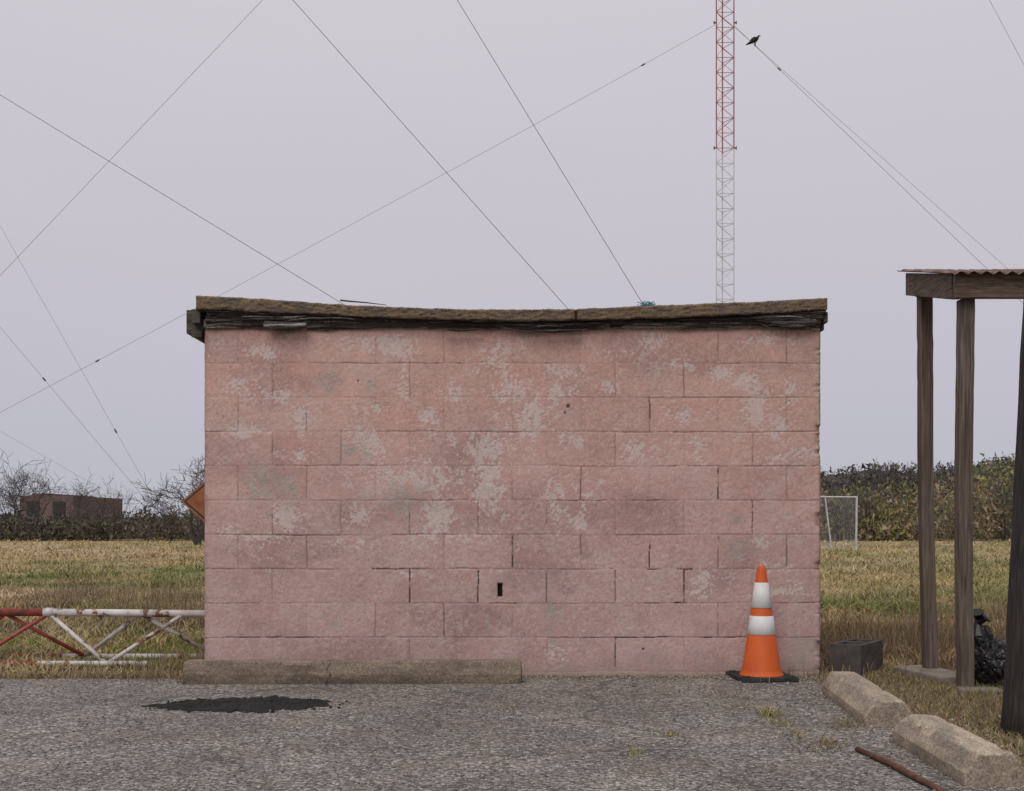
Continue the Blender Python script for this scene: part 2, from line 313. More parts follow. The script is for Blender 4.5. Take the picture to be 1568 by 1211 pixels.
# torn roofing felt between slab and wall (several ragged layers)
def felt(name,ulo,uhi,topo,botf,yb,amp,cd,cl_,seed,nz_=30):
    nu=int((uhi-ulo)*1.3); u=np.linspace(ulo,uhi,nu); kk=6.95/F
    t=np.linspace(0,1,nz_); Ug,T=np.meshgrid(u,t,indexing='ij'); Ug=Ug.ravel();T=T.ravel()
    top=CAMH+(800-np.interp(Ug,bu,bv)+topo)*kk; bot=CAMH+(800-botf(Ug))*kk
    z=top*(1-T)+bot*T; xx=(Ug-784)*kk
    zw=z+(fbm(xx*2.2,xx*0,seed+2)-.5)*.08
    r=fbm(xx*3.5+T*.8,T*4.5+xx*.8,seed,5,.6); rr=fbm(xx*3,zw*90,seed+3,4,.6)
    yy=yb-amp*(r-.3)-.026*(rr-.5)-.02*np.sin(T*3.1)
    e=sst(.50,.66,rr)*sst(.4,.6,fbm(xx*4,zw*30,seed+6))
    c=np.array(cd)*(1-e[:,None])+np.array(cl_)*e[:,None]; tip=sst(.9,1,T)[:,None]*sst(.45,.6,fbm(xx*8,xx*0,seed+9))[:,None]
    c=c*(1-tip)+np.array(cl_)*1.4*tip
    return npmesh(name,np.stack([xx,yy,z],1),gridf(nu,nz_),mfelt,c,bld,True)
mfelt=am('roofing_felt',90,.6,1.35,.8,.5,.004,.35)
felt('felt_back',314,1258,0,lambda u:502+(fbm(u*.02,u*0,81,3)-.5)*9+(fbm(u*.2,u*0,181,3)-.5)*3,-.012,.02,(.040,.033,.028),(.22,.19,.16),82)
felt('felt_mid',370,1262,0,lambda u:495+(fbm(u*.012,u*0,83,5)-.5)*20+np.exp(-((u-840)/60)**2)*8+(fbm(u*.2,u*0,183,3)-.5)*4,-.028,.035,(.026,.021,.018),(.26,.23,.20),85)
felt('felt_front',318,1264,0,lambda u:486+(fbm(u*.017,u*0,87,5)-.5)*16+np.exp(-((u-800)/160)**2)*9+(fbm(u*.2,u*0,187,3)-.5)*4,-.045,.035,(.028,.022,.018),(.15,.122,.10),88)
for (a,b_,vv,dv) in [(405,470,504,3),(680,735,505,2.5),(800,890,506,4),(1180,1248,497,4)]:
    felt('felt_flap',a,b_,-14,lambda u,vv=vv,dv=dv,a=a,b_=b_:vv+dv*np.sin((u-a)/(b_-a)*3.14),-.05,.02,(.05,.045,.04),(.30,.275,.25),int(a)%50+90,14)
B=MB()
B.box((XL+.003,-.02,CAMH+(800-500)*.00385),(W(376,0,6.97).x,.03,CAMH+(800-488)*.00385)); B.obj('header_board',pm('grey_board',[(.3,(.10,.09,.08)),(.7,(.26,.24,.22))],10,(1,4,20),bstr=.5),bld,bevel=.003)
B=MB()
B.box((-1.938,.03,2.035),(-1.905,DEP,2.175)); B.box((-1.905,.02,2.05),(-1.83,.06,2.15)); B.box((-1.885,-.055,2.085),(-1.835,.02,2.165)); B.box((-1.90,.0,2.01),(-1.84,.03,2.05))
B.box((1.835,-.04,2.09),(1.862,DEP,2.15)); B.box((1.835,.0,2.05),(1.85,DEP,2.088))
B.box((-1.905,.06,2.15),(1.86,DEP,2.155))
B.obj('side_fascia',mdw,bld,bevel=.004)
B=MB()
B.tube([W(521,459.5,7.0),W(528,460.5,7.01),W(560,463.2,7.06),W(592,467,7.1)],[.008,.0085,.006,.003],6,flat=(1,.6)); B.obj('loose_stick',mdw,bld)
B=MB()
for i in range(60):
    p=W(990+random.gauss(0,5),470,7.4); q=p+Vector((random.gauss(0,.015),random.gauss(0,.02),random.uniform(.01,.035))); B.tube([p,(p+q)/2+Vector((random.gauss(0,.008),0,.006)),q],.0022,4)
B.obj('plastic_netting',pm('teal_plastic',[(.3,(.05,.22,.26)),(.7,(.12,.36,.42))],30,bstr=0,rough=.5),bld)
# ================================================================ TRAFFIC CONE
cone=empty('traffic_cone'); cxp=W(1166,1040,6.85); cx0,cy0=cxp.x,cxp.y
mo=pm('orange_plastic',[(.3,(.50,.085,.016)),(.6,(.60,.11,.022)),(.78,(.30,.07,.03))],11,(1,1,.5),rough=.6,bstr=.1,spec=.3,detail=8)
mwh=pm('reflective_white',[(.3,(.45,.43,.40)),(.42,(.66,.65,.63)),(.8,(.76,.76,.75))],9,rough=.5,bstr=.1,detail=8)
mbk=pm('black_rubber',[(.3,(.015,.015,.016)),(.7,(.05,.048,.045))],12,rough=.7)
def lathe(B,prof,mi=0,n=48,cx=cx0,cy=cy0):
    vs=[];fs=[]
    for (r,z) in prof:
        for i in range(n):
            a=2*math.pi*i/n; vs.append((cx+r*math.cos(a),cy+r*math.sin(a),z))
    for j in range(len(prof)-1):
        for i in range(n): fs.append((j*n+i,j*n+(i+1)%n,(j+1)*n+(i+1)%n,(j+1)*n+i))
    B.add(vs,fs,mi)
B=MB()
def cr_(z): return .112+( .024-.112)*(z-.05)/(.655-.05)
lathe(B,[(.128,.028),(.124,.036),(.116,.045),(cr_(.06),.06),(cr_(.264),.264),(cr_(.265)-.001,.266),(cr_(.64),.64),(cr_(.65)-.001,.652),(.018,.658),(.014,.655),(.013,.60)])
B.obj('cone_body',mo,cone,smooth=True)
B=MB()
for z0,z1 in ((.265,.370),(.418,.562)):
    lathe(B,[(cr_(z0)+.0005,z0-.001),(cr_(z0)+.0025,z0),(cr_(z1)+.0025,z1),(cr_(z1)+.0005,z1+.001)])
B.obj('white_bands',mwh,cone)
for p_ in bpy.data.objects['white_bands'].data.polygons: p_.use_smooth=abs(p_.normal.z)<.5
B=MB(); R=Matrix.Translation((cx0,cy0,0))@Matrix.Rotation(.12,4,'Z'); B.box((-.165,-.165,.006),(.165,.165,.03),0,R)
for sx in(-1,1):
    for sy in(-1,1): B.box((sx*.13-.02,sy*.13-.02,.03),(sx*.13+.02,sy*.13+.02,.037),0,R)
B.obj('rubber_base',mbk,cone,bevel=.006)
# ================================================================ WHEEL STOPS
def wheelstop(name,p0,p1,wd,h,mat,seed,topw=.55,crack=False):
    p0=Vector((*p0,0));p1=Vector((*p1,0)); L=(p1-p0).length; d=(p1-p0)/L; nrm=Vector((-d.y,d.x,0))
    n=int(L/.008); 
    pts=[(-.5,0),(-.5,.42),(-topw/2-.03,.95),(-topw/2,1.0),(topw/2,1.0),(topw/2+.03,.95),(.5,.42),(.5,0)]
    PR=[]
    for i in range(len(pts)-1):
        a=pts[i];b_=pts[i+1]; m_=max(2,int(math.hypot((b_[0]-a[0])*wd,(b_[1]-a[1])*h)/.008))
        for q in range(m_): PR.append((a[0]+(b_[0]-a[0])*q/m_,a[1]+(b_[1]-a[1])*q/m_))
    PR.append(pts[-1]); PR=np.array(PR); m_=len(PR)
    s=np.linspace(0,1,n)
    SS,J=np.meshgrid(s,np.arange(m_),indexing='ij'); SS=SS.ravel();J=J.ravel()
    off=PR[J,0]*wd; zz=PR[J,1]*h
    ns=(fbm(SS*L*14,J*.25,seed)-.5); nf=(fbm(SS*L*60,J*.6,seed+3,4,.7)-.5)
    tope=np.exp(-((np.abs(PR[J,0])-topw/2)/.06)**2)*(zz>h*.8)
    ch=sst(.56,.70,fbm(SS*L*11,(J>m_/2)*5.+0*SS,seed+5,5,.6))*tope
    k=1+ns*.035+nf*.035-ch*.18
    endc=sst(-.01,.012,SS*L)*sst(-.01,.012,(1-SS)*L)*.05+.95
    off=off*k*endc; zz=zz*(1-ch*.18+nf*.025)*endc
    colr=np.ones((len(SS),3))*(.75+.6*(fbm(SS*L*7,J*.18,seed+8,5,.6)-.4)+.35*nf)[:,None]
    stn=sst(.5,.66,fbm(SS*L*4,J*.12,seed+18,5,.6))[:,None]*.45; colr=colr*(1-stn*np.array([.5,.48,.42])*1.2)
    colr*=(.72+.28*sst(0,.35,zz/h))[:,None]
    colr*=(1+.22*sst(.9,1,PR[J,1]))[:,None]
    if crack:
        cz=.66+.3*(fbm(SS*L*5,0*SS,seed+9)-.5)*2
        cm=(np.abs(zz/h-cz)<.05)*(off<0)*(fbm(SS*L*3,SS*0,seed+11)>.36); off=off+cm*.012; colr*= (1-.8*cm)[:,None]
        c2=((np.abs(SS-.43-.006*np.sin(J*.7))<.003))*1.0; colr*=(1-.5*c2)[:,None]
    along=SS*L
    Vx=p0.x+d.x*along+nrm.x*off*-1; Vy=p0.y+d.y*along+nrm.y*off*-1
    V=np.stack([Vx,Vy,zz+.002],1); Fc=gridf(n,m_)
    V2=[];F2=[];C2=[]; base_=len(V)
    for e,idx in ((0,0),(1,n-1)):   # end faces
        ring=V[idx*m_:(idx+1)*m_].copy(); cen=ring.mean(0); cen[2]=h*.42; prev=[idx*m_+q for q in range(m_)]
        sg=-1 if e==0 else 1
        for kk in (.92,.8,.65,.5,.35,.2):
            nw=[]
            for q in range(m_):
                pnt=cen+(ring[q]-cen)*kk; lat=(pnt[0]-p0.x)*nrm.x+(pnt[1]-p0.y)*nrm.y
                bmp=sg*(.004+.012*(float(fbm(lat*25+9,pnt[2]*25+9,seed+30,3))-.5)*(1-kk)*2.2); pnt=pnt+np.array([d.x,d.y,0])*bmp
                if q in(0,m_-1): pnt[2]=.002
                nw.append(base_+len(V2)); V2.append(pnt); C2.append([.50+.4*float(fbm(lat*30+9,pnt[2]*30+9,seed+31))]*3)
            for q in range(m_-1): F2.append((prev[q],prev[q+1],nw[q+1],nw[q]))
            prev=nw
        ci=base_+len(V2); pc=cen.copy(); pc[2]=.002; V2.append(pc); C2.append([.7]*3)
        for q in range(m_-1): F2.append((prev[q],prev[q+1],ci))
    V=np.vstack([V,V2]); colr=np.vstack([colr,C2])
    me=bpy.data.meshes.new(name); me.from_pydata(V.tolist(),[],Fc.tolist()+F2); me.materials.append(mat)
    at=me.attributes.new('Col','FLOAT_COLOR','POINT'); cc=np.ones((len(V),4),np.float32); cc[:,:3]=colr*np.array(WC); at.data.foreach_set('color',cc.ravel()); me.update()
    return link(bpy.data.objects.new(name,me))
mws=am('weathered_concrete',110,.55,1.35,.92,.7,.004)
WC=(.245,.19,.14)
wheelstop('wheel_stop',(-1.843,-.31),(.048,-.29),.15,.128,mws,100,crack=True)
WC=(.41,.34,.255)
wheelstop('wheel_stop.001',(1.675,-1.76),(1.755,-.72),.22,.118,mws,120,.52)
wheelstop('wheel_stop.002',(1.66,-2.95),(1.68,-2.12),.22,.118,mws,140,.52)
# ================================================================ TAR PATCH
nr,na=26,140; cxp,cyp=-1.32,-1.16; th=np.linspace(0,2*math.pi,na,endpoint=False)
R0=1+.35*(fbm(np.cos(th)*2.2+5,np.sin(th)*2.2+5,150)-.5)*2+.45*(fbm(np.cos(th)*11+5,np.sin(th)*11+5,151)-.5)*2
V=[];Fq=[]
for i in range(nr+1):
    r=i/nr
    for j in range(na):
        xx=cxp+.345*r*R0[j]*math.cos(th[j])*(1+.12*abs(math.cos(th[j]))**3); yy=cyp+.20*r*R0[j]*math.sin(th[j])
        V.append([xx,yy,0])
V=np.array(V); rr=np.repeat(np.arange(nr+1)/nr,na)
V[:,2]=.0065+(1-rr**8)*(.004+.034*fbm(V[:,0]*28,V[:,1]*28,152,4,.6)**1.5)
for i in range(nr):
    for j in range(na): Fq.append([i*na+j,(i+1)*na+j,(i+1)*na+(j+1)%na,i*na+(j+1)%na])
tp=empty('tar_patch')
mtar=pm('tar',[(.3,(.010,.010,.010)),(.6,(.024,.023,.022)),(.8,(.055,.051,.047))],60,rough=.8,bstr=.8,bdist=.006)
npmesh('tar_sheet',V,np.array(Fq),mtar,None,tp,False)
def stones(n,fx,smin,smax,z0=.004,colf=None):
    ico=np.array([[0,0,1],[.9,0,.1],[.3,.85,0],[-.75,.5,.1],[-.7,-.55,0],[.3,-.9,.1],[0,0,-.5]])
    fc=np.array([[0,1,2],[0,2,3],[0,3,4],[0,4,5],[0,5,1],[6,2,1],[6,3,2],[6,4,3],[6,5,4],[6,1,5]])
    P=fx(n); sz=rng.uniform(smin,smax,n)*rng.uniform(.6,1.2,n); a=rng.uniform(0,6.28,n)
    v=ico[None]*(1+rng.uniform(-.3,.3,(n,7,3)))*sz[:,None,None]; v[:,:,2]*=.7
    ca,sa=np.cos(a)[:,None],np.sin(a)[:,None]; vx=v[:,:,0]*ca-v[:,:,1]*sa; vy=v[:,:,0]*sa+v[:,:,1]*ca
    V=np.stack([vx+P[:,0:1],vy+P[:,1:2],v[:,:,2]+z0+sz[:,None]*.25],2).reshape(-1,3)
    Fc=(fc[None]+np.arange(n)[:,None,None]*7).reshape(-1,3); c=np.repeat(colf(n),7,0); return V,Fc,c
def crumbs(n):
    t=rng.uniform(0,6.28,n); r=.8+np.abs(rng.normal(0,.28,n)); return np.stack([cxp+.37*r*np.cos(t)+rng.normal(0,.03,n),cyp+.17*r*np.sin(t)+rng.normal(0,.02,n)],1)
V,Fc,c=stones(260,crumbs,.003,.012,.005,lambda n:np.ones((n,3))*.02); npmesh('tar_crumbs',V,Fc,mtar,None,tp)
def gp(n):
    y=-7+1/rng.uniform(1/6.95,1/3.6,n); x=rng.uniform(-3.2,1.75,n); return np.stack([x,y],1)
def gcol(n):
    t=rng.random(n)[:,None]**1.6; return (np.array([.13,.12,.11])*(1-t)+np.array([.46,.42,.365])*t)*rng.uniform(.8,1.15,(n,3))**.4
V,Fc,c=stones(12000,gp,.0025,.007,.004,gcol)
def gp2(n): return np.stack([rng.uniform(-1.9,1.9,n),-.02-np.abs(rng.normal(0,.07,n))-.02],1)
def gp3(n): return np.stack([rng.normal(1.85,.22,n),rng.uniform(-3.2,.1,n)],1)
V2,F2,c2=stones(1500,gp2,.003,.010,.004,gcol); V3,F3,c3=stones(1600,gp3,.003,.013,.003,gcol)
V4,F4,c4=stones(7,lambda n:np.stack([rng.normal(.70,.05,n),rng.normal(-.45,.05,n)],1),.010,.022,.004,gcol)
Fall=np.vstack([Fc,F2+len(V),F3+len(V)+len(V2),F4+len(V)+len(V2)+len(V3)])
mgs=am('gravel_stone',80,.8,1.15,.9,0)
npmesh('gravel',np.vstack([V,V2,V3,V4]),Fall,mgs,np.vstack([c,c2,c3,c4]))
# ================================================================ GRASS
def blades(P,D,h,wd,col,lean=.5):
    n=len(P); a=rng.uniform(0,6.28,n); l=rng.uniform(0,lean,n)*h; la=rng.uniform(0,6.28,n)
    dx=np.cos(a)*wd/2; dy=np.sin(a)*wd/2; z=np.full(n,.0)
    b0=np.stack([P[:,0]-dx,P[:,1]-dy,z],1); b1=np.stack([P[:,0]+dx,P[:,1]+dy,z],1)
    mx=P[:,0]+np.cos(la)*l*.35; my=P[:,1]+np.sin(la)*l*.35
    m0=np.stack([mx-dx*.7,my-dy*.7,h*.6],1); m1=np.stack([mx+dx*.7,my+dy*.7,h*.6],1)
    t=np.stack([P[:,0]+np.cos(la)*l,P[:,1]+np.sin(la)*l,h],1)
    V=np.stack([b0,b1,m1,m0,t],1).reshape(-1,3); i=np.arange(n)[:,None]*5
    Fc=np.vstack([i+[[0,1,2]],i+[[0,2,3]],i+[[3,2,4]]]); 
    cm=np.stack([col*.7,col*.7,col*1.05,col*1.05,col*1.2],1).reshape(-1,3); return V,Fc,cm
n=170000
D=1/rng.uniform(1/62,1/6.85,n); sl=rng.uniform(-.60,.60,n); x=sl*D; y=D-7
keep=~((x>XL-.03)&(x<XR+.03)&(y<DEP+.03)); keep&=~((x<1.74)&(y<-.10)); keep&=~((np.abs(x/(D))<.22)&(D>10))
keep&=(fbm(x*3,D*3,161)>.36)|(D>9)
x=x[keep];D=D[keep];y=y[keep]; n=len(x)
col=field(x,D)*rng.uniform(.65,1.35,(n,1))*rng.uniform(.92,1.08,(n,3))
clump=sst(.35,.7,fbm(x*1.1,D*1.1,163))
h=np.interp(D,[6.9,8,10,13,20,60],[.03,.045,.055,.065,.06,.08])*rng.uniform(.5,1.5,n)*(.35+1.3*clump)
wd=.0010*D+.001
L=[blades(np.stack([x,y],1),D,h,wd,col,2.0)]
def patch(n,fx,hm,c1,c2,wdt=.004,lean=.9):
    P=fx(n); t=rng.random((n,1)); c=(np.array(c1)*(1-t)+np.array(c2)*t)*rng.uniform(.7,1.25,(n,1)); L.append(blades(P,None,hm*rng.uniform(.4,1.4,n),np.full(n,wdt),c,lean))
GR=(.16,.19,.05); ST=(.40,.30,.17); BRn=(.18,.13,.085)
patch(26000,lambda n:np.stack([1.76+np.abs(rng.normal(0,.9,n))+(fbm(np.arange(n)*.37,np.zeros(n),9)-.5)*.2,rng.uniform(-3.6,.3,n)],1),.025,BRn,ST,.004,1.8)
patch(6000,lambda n:np.stack([2.0+np.abs(rng.normal(0,.8,n)),rng.uniform(-3.6,.3,n)],1),.035,GR,(.2,.2,.08),.004)
patch(7000,lambda n:np.stack([rng.uniform(-4.5,-1.83,n),-.06+rng.normal(0,.06,n)],1),.03,BRn,ST,.004,1.8)
patch(16000,lambda n:np.stack([rng.uniform(-4.8,-1.86,n),rng.uniform(.2,2.0,n)],1),.045,GR,(.25,.28,.08),.006,1.2)
patch(3000,lambda n:np.stack([rng.uniform(-1.85,1.83,n),-.03-np.abs(rng.normal(0,.035,n))],1),.018,BRn,ST,.003,1.8)
patch(1500,lambda n:np.stack([rng.uniform(-1.85,.05,n),-.19+rng.normal(0,.03,n)],1),.02,BRn,ST,.003,1.5)
for cx_,cy_,hh,nn_ in [(-1.93,.05,.12,300),(-2.0,.5,.15,250),(-2.7,3.3,.34,300),(-3.4,4.2,.3,250),(-4.6,5.4,.32,220),(-3.9,6.5,.3,200),(-5.2,7.5,.3,200),(2.05,.6,.16,400),(2.5,1.2,.22,450),(3.2,1.4,.22,400),(2.9,2.2,.24,350),(3.6,2.8,.25,300),(2.2,1.9,.24,300),(1.95,.15,.08,300),(4.6,4,.25,300)]:
    patch(nn_,lambda n:np.stack([rng.normal(cx_,.3,n),rng.normal(cy_,.22,n)],1),hh,BRn,(.32,.24,.14),.005,.7)
V=[];Fc=[];C=[];o=0
for a,b_,c_ in L: V.append(a);Fc.append(b_+o);C.append(c_);o+=len(a)
mgr=am('grass_blades',6,.85,1.12,.8,0)
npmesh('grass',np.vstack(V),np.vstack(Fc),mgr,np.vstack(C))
L=[]
for (u,v,n_,s,hh,gcol_) in [(1178,1098,110,.035,.045,1),(1200,1112,60,.05,.028,1),(1218,1128,50,.04,.022,1),(1025,1128,30,.03,.02,1),(970,1155,36,.035,.016,1),(1270,1142,120,.05,.025,0),(780,1085,60,.06,.018,0),(1105,1062,80,.08,.02,0),(1300,1112,120,.06,.025,0),(290,1045,120,.05,.03,0),(1240,1150,60,.08,.018,0),(1120,1080,50,.1,.018,0),(1010,1075,50,.1,.018,0),(1160,1075,90,.25,.014,0),(900,1060,90,.3,.014,0)]:
    D0=CAMH*F/(v-800); p=W(u,v,D0)
    patch(n_,lambda n:np.stack([rng.normal(p.x,s*.7,n),rng.normal(p.y,s*1.1,n)],1),hh,(.19,.18,.06) if gcol_ else BRn,(.38,.31,.14) if gcol_ else (.3,.24,.12),.004,1.6)
V=[];Fc=[];C=[];o=0
for a,b_,c_ in L: a=a+np.array([0,0,.004]); V.append(a);Fc.append(b_+o);C.append(c_);o+=len(a)
npmesh('asphalt_weeds',np.vstack(V),np.vstack(Fc),mgr,np.vstack(C))
# ================================================================ RUSTY PIPE, CINDER BLOCK, BAG
B=MB(); B.tube([(1.365,-2.33,.014),(1.40,-2.62,.018),(1.415,-2.85,.016),(1.44,-3.1,.014)],[.011,.012,.012,.011],10)
mrust=pm('rust',[(.3,(.06,.028,.018)),(.6,(.13,.06,.038)),(.8,(.20,.12,.085))],30,rough=.85)
B.obj('rusty_pipe',mrust,smooth=True)
mcb=pm('dark_block',[(.3,(.045,.038,.034)),(.6,(.085,.072,.064)),(.8,(.14,.12,.105))],12,bstr=.7,bscale=120)
B=MB(); n1=Vector((-.588,-.809,0)); n2=Vector((.809,-.588,0)); cc=W(1318,1040,6.92); cc.z=0
M=Matrix(((n1.x*-1,n2.x*-1,0,cc.x),(n1.y*-1,n2.y*-1,0,cc.y),(0,0,1,0.0),(0,0,0,1)))
Lb,Wb,Hb,t=.39,.19,.19,.032
B.box((0,0,.002),(Lb,t,Hb),0,M); B.box((0,Wb-t,.002),(Lb,Wb,Hb),0,M)
for a in (0,Lb/2-t/2,Lb-t): B.box((a+(.001 if a==0 else 0),t,.002),(a+t-(.001 if a>.3 else 0),Wb-t,Hb-.001),0,M)
B.obj('cinder_block',mcb)
def blob(name,c,r,mat,seed,parent=None,amp=.25):
    import bmesh
    bm=bmesh.new(); bmesh.ops.create_icosphere(bm,subdivisions=5,radius=1)
    for v in bm.verts:
        p=v.co.copy(); n_=float(fbm(p.x*2+p.z*1.3+9,p.y*2+9-p.z,seed,3)); f=float(fbm(p.x*7+p.z*5+20,p.y*7+20+p.z*4,seed+4,3)); 
        rr=1+(n_-.5)*amp*2+(abs(f-.5)*-1)*.35
        v.co=Vector((p.x*r[0]*rr,p.y*r[1]*rr,max(p.z,-.85)*r[2]*rr))+Vector(c)
    me=bpy.data.meshes.new(name); bm.to_mesh(me); bm.free(); me.materials.append(mat)
    return link(bpy.data.objects.new(name,me),parent)
mbag=pm('black_plastic',[(.3,(.007,.007,.008)),(.7,(.016,.016,.018))],20,rough=.35,bstr=.4,bdist=.010,bscale=16,spec=.45)
bag=empty('garbage_bag')
blob('bag_body',(2.68,-.42,.125),(.14,.15,.15),mbag,170,bag); blob('bag_bulge',(2.62,-.36,.22),(.075,.08,.12),mbag,180,bag,.4)
B=MB(); B.tube([(2.61,-.38,.28),(2.61,-.38,.34),(2.615,-.38,.37),(2.60,-.4,.41)],[.05,.018,.02,.035],10); B.tube([(2.61,-.38,.34),(2.64,-.42,.38),(2.66,-.43,.36)],[.012,.02,.006],8); B.obj('bag_knot',mbag,bag)
# ================================================================ WOODEN SHELTER
sh=empty('wooden_shelter')
mwd=pm('weathered_timber',[(.25,(.045,.034,.027)),(.45,(.105,.080,.062)),(.62,(.17,.138,.11)),(.8,(.25,.21,.175))],9,(9,9,.35),rough=.9,bstr=.8,bdist=.005,bscale=20,dist=.8)
mwb=pm('beam_timber',[(.25,(.045,.032,.025)),(.45,(.10,.07,.052)),(.7,(.19,.15,.12))],9,(.8,.8,9),rough=.9,bstr=.8,bdist=.004,bscale=16,dist=.8)
def post(name,x,y,z0,z1,w,lean=0):
    B=MB(); n=30; 
    pts=[(-w/2,-w/2),(w/2,-w/2),(w/2,w/2),(-w/2,w/2)]; vs=[];fs=[]
    for i in range(n+1):
        t=i/n; ox=lean*t+.006*math.sin(t*5+x)+random.gauss(0,.0008)
        for q in pts: vs.append((x+q[0]+ox,y+q[1],z0+(z1-z0)*t))
    for i in range(n):
        for k_ in range(4): fs.append((i*4+k_,i*4+(k_+1)%4,(i+1)*4+(k_+1)%4,(i+1)*4+k_))
    fs+=[(3,2,1,0),(n*4,n*4+1,n*4+2,n*4+3)]
    B.add(vs,fs); return B.obj(name,mwd,sh,bevel=.005)
p1=W(1418,800,7.0); p2=W(1478,800,6.4)
post('post_1',p1.x+.035,p1.y+.04,.045,2.262,.074,-.035)
post('post_2',p2.x+.012,p2.y+.04,-.0,2.125,.076,0)
post('post_3',4.3,-.60,0,2.12,.09); post('post_4',4.3,.04,0,2.26,.09)
slp=(2.262-2.124)/.62
def slz(y): return 2.118+(y+.6)*slp
B=MB()
xb0=2.378
B.add([(xb0,-.607,slz(-.607)),(xb0+.045,-.607,slz(-.607)),(xb0+.045,.14,slz(.14)),(xb0,.14,slz(.14)),
       (xb0,-.607,slz(-.607)+.140),(xb0+.045,-.607,slz(-.607)+.140),(xb0+.045,.14,slz(.14)+.135),(xb0,.14,slz(.14)+.135)],[(0,3,2,1),(4,5,6,7),(0,1,5,4),(1,2,6,5),(2,3,7,6),(3,0,4,7)])
B.box((xb0+.006,-.652,2.118),(4.45,-.609,2.256)); B.box((xb0+.047,.06,slz(.06)),(4.45,.105,slz(.06)+.13))
for xx in (3.05,3.7,4.35): B.add([(xx,-.605,slz(-.607)),(xx+.04,-.605,slz(-.607)),(xx+.04,.058,slz(.06)),(xx,.058,slz(.06)),(xx,-.605,slz(-.607)+.13),(xx+.04,-.605,slz(-.607)+.13),(xx+.04,.058,slz(.06)+.13),(xx,.058,slz(.06)+.13)],[(0,3,2,1),(4,5,6,7),(0,1,5,4),(1,2,6,5),(2,3,7,6),(3,0,4,7)])
B.obj('beams',mwb,sh,bevel=.004)
xr=np.linspace(xb0-.03,4.55,560); yr=np.linspace(-.70,.22,16)
X,Y=np.meshgrid(xr,yr,indexing='ij'); xx=X.ravel(); yy=Y.ravel()
zz=slz(yy)+.150+.008*np.sin(xx*2*math.pi/.068)+(fbm(xx*3,yy*2,190)-.5)*.016
rs=fbm(xx*8,yy*8,191)[:,None]; cR=np.array([.15,.07,.045])*(1-sst(.4,.6,rs))+np.array([.22,.17,.14])*sst(.4,.6,rs)
npmesh('corrugated_roof',np.stack([xx,yy,zz],1),gridf(len(xr),len(yr)),am('rusty_sheet',50,.6,1.3,.7,.2),cR,sh,True)
B=MB(); R=Matrix.Translation((2.45,-.05,0))@Matrix.Rotation(.2,4,'Z'); B.box((-.11,-.32,-.01),(.12,.22,.045),0,R)
R=Matrix.Translation((2.52,-.66,0))@Matrix.Rotation(-.1,4,'Z'); B.box((-.12,-.05,-.01),(.10,.06,.022),0,R)
B.obj('concrete_footing',pm('concrete_pad',[(.3,(.16,.13,.105)),(.7,(.30,.26,.215))],14,bstr=.7,bscale=60),sh,bevel=.01)
B=MB(); pts=[];rs=[]
for i in range(40):
    t=i/39; zz=-.1+7.5*t; pts.append((2.252+zz*.046,-1.93,zz)); rs.append(.142-.035*t+ .002*math.sin(i*2.3)+(0.01 if i<1 else 0))
B.tube(pts,rs,28)
B.obj('utility_pole',pm('creosote_wood',[(.25,(.012,.011,.010)),(.5,(.034,.029,.026)),(.8,(.08,.067,.057))],14,(8,8,.3),rough=.85,bstr=.8,bdist=.008,bscale=16),smooth=True)
# ================================================================ LATTICE BARRIER
lb=empty('lattice_pipe_barrier')
mwp=pm('chipped_white_paint',[(.40,(.16,.08,.05)),(.46,(.48,.44,.41)),(.7,(.66,.64,.62))],13,rough=.6,bstr=.3,detail=8)
mrp=pm('faded_red_paint',[(.36,(.12,.06,.045)),(.45,(.28,.06,.045)),(.75,(.36,.10,.075))],14,rough=.6,bstr=.3,detail=8)
zt=CAMH-(937-800)/F*7.5; yt=.5; yf_,yb_=.32,.72; zb=.035
def xat(u,D): return (u-784)/F*D
x75=xat(75,7.5); x1=-1.86
B=MB(); B.tube([(-8,yt,zt),(x75,yt,zt-.002)],.025,10,1); B.tube([(x75,yt,zt-.002),(x1-.02,yt,zt-.012)],.024,10,0); B.tube([(x75-.03,yt,zt-.002),(x75+.03,yt,zt-.002)],.031,10,0)
B.tube([(-8,yf_,zb),(x75,yf_,zb)],.018,8,1); B.tube([(x75,yf_,zb),(xat(225,7.32),yf_,zb)],.018,8,0); B.tube([(-8,yb_,zb),(x75,yb_,zb)],.018,8,1);B.tube([(x75,yb_,zb),(x1-.02,yb_,zb)],.018,8,0)
P_=.86
xx=x75-P_*6
while xx<x1:
    mi=0 if xx>=x75-.01 else 1
    if xx+P_/2<x1: B.tube([(xx,yt,zt-.01),(xx+P_/2,yf_,zb)],.014,6,mi)
    if xx+P_<x1+.2 : B.tube([(xx+P_/2,yf_,zb),(min(xx+P_,x1),yt,zt-.01)],.014,6,mi)
    xs_=xx+.58*P_/.86
    if xs_<x1: B.tube([(xs_,yt,zt-.01),(xs_-P_/2,yb_,zb)],.014,6,mi)
    if xs_+P_/2<x1+.2: B.tube([(xs_,yt,zt-.01),(min(xs_+P_/2,x1),yb_,zb)],.014,6,mi)
    B.tube([(xx+.33,yt,zt-.01),(xx+.33,yt+.02,zt-.09)],.007,6,mi)
    xx+=P_
B.obj('pipe_lattice',[mwp,mrp],lb,smooth=True)
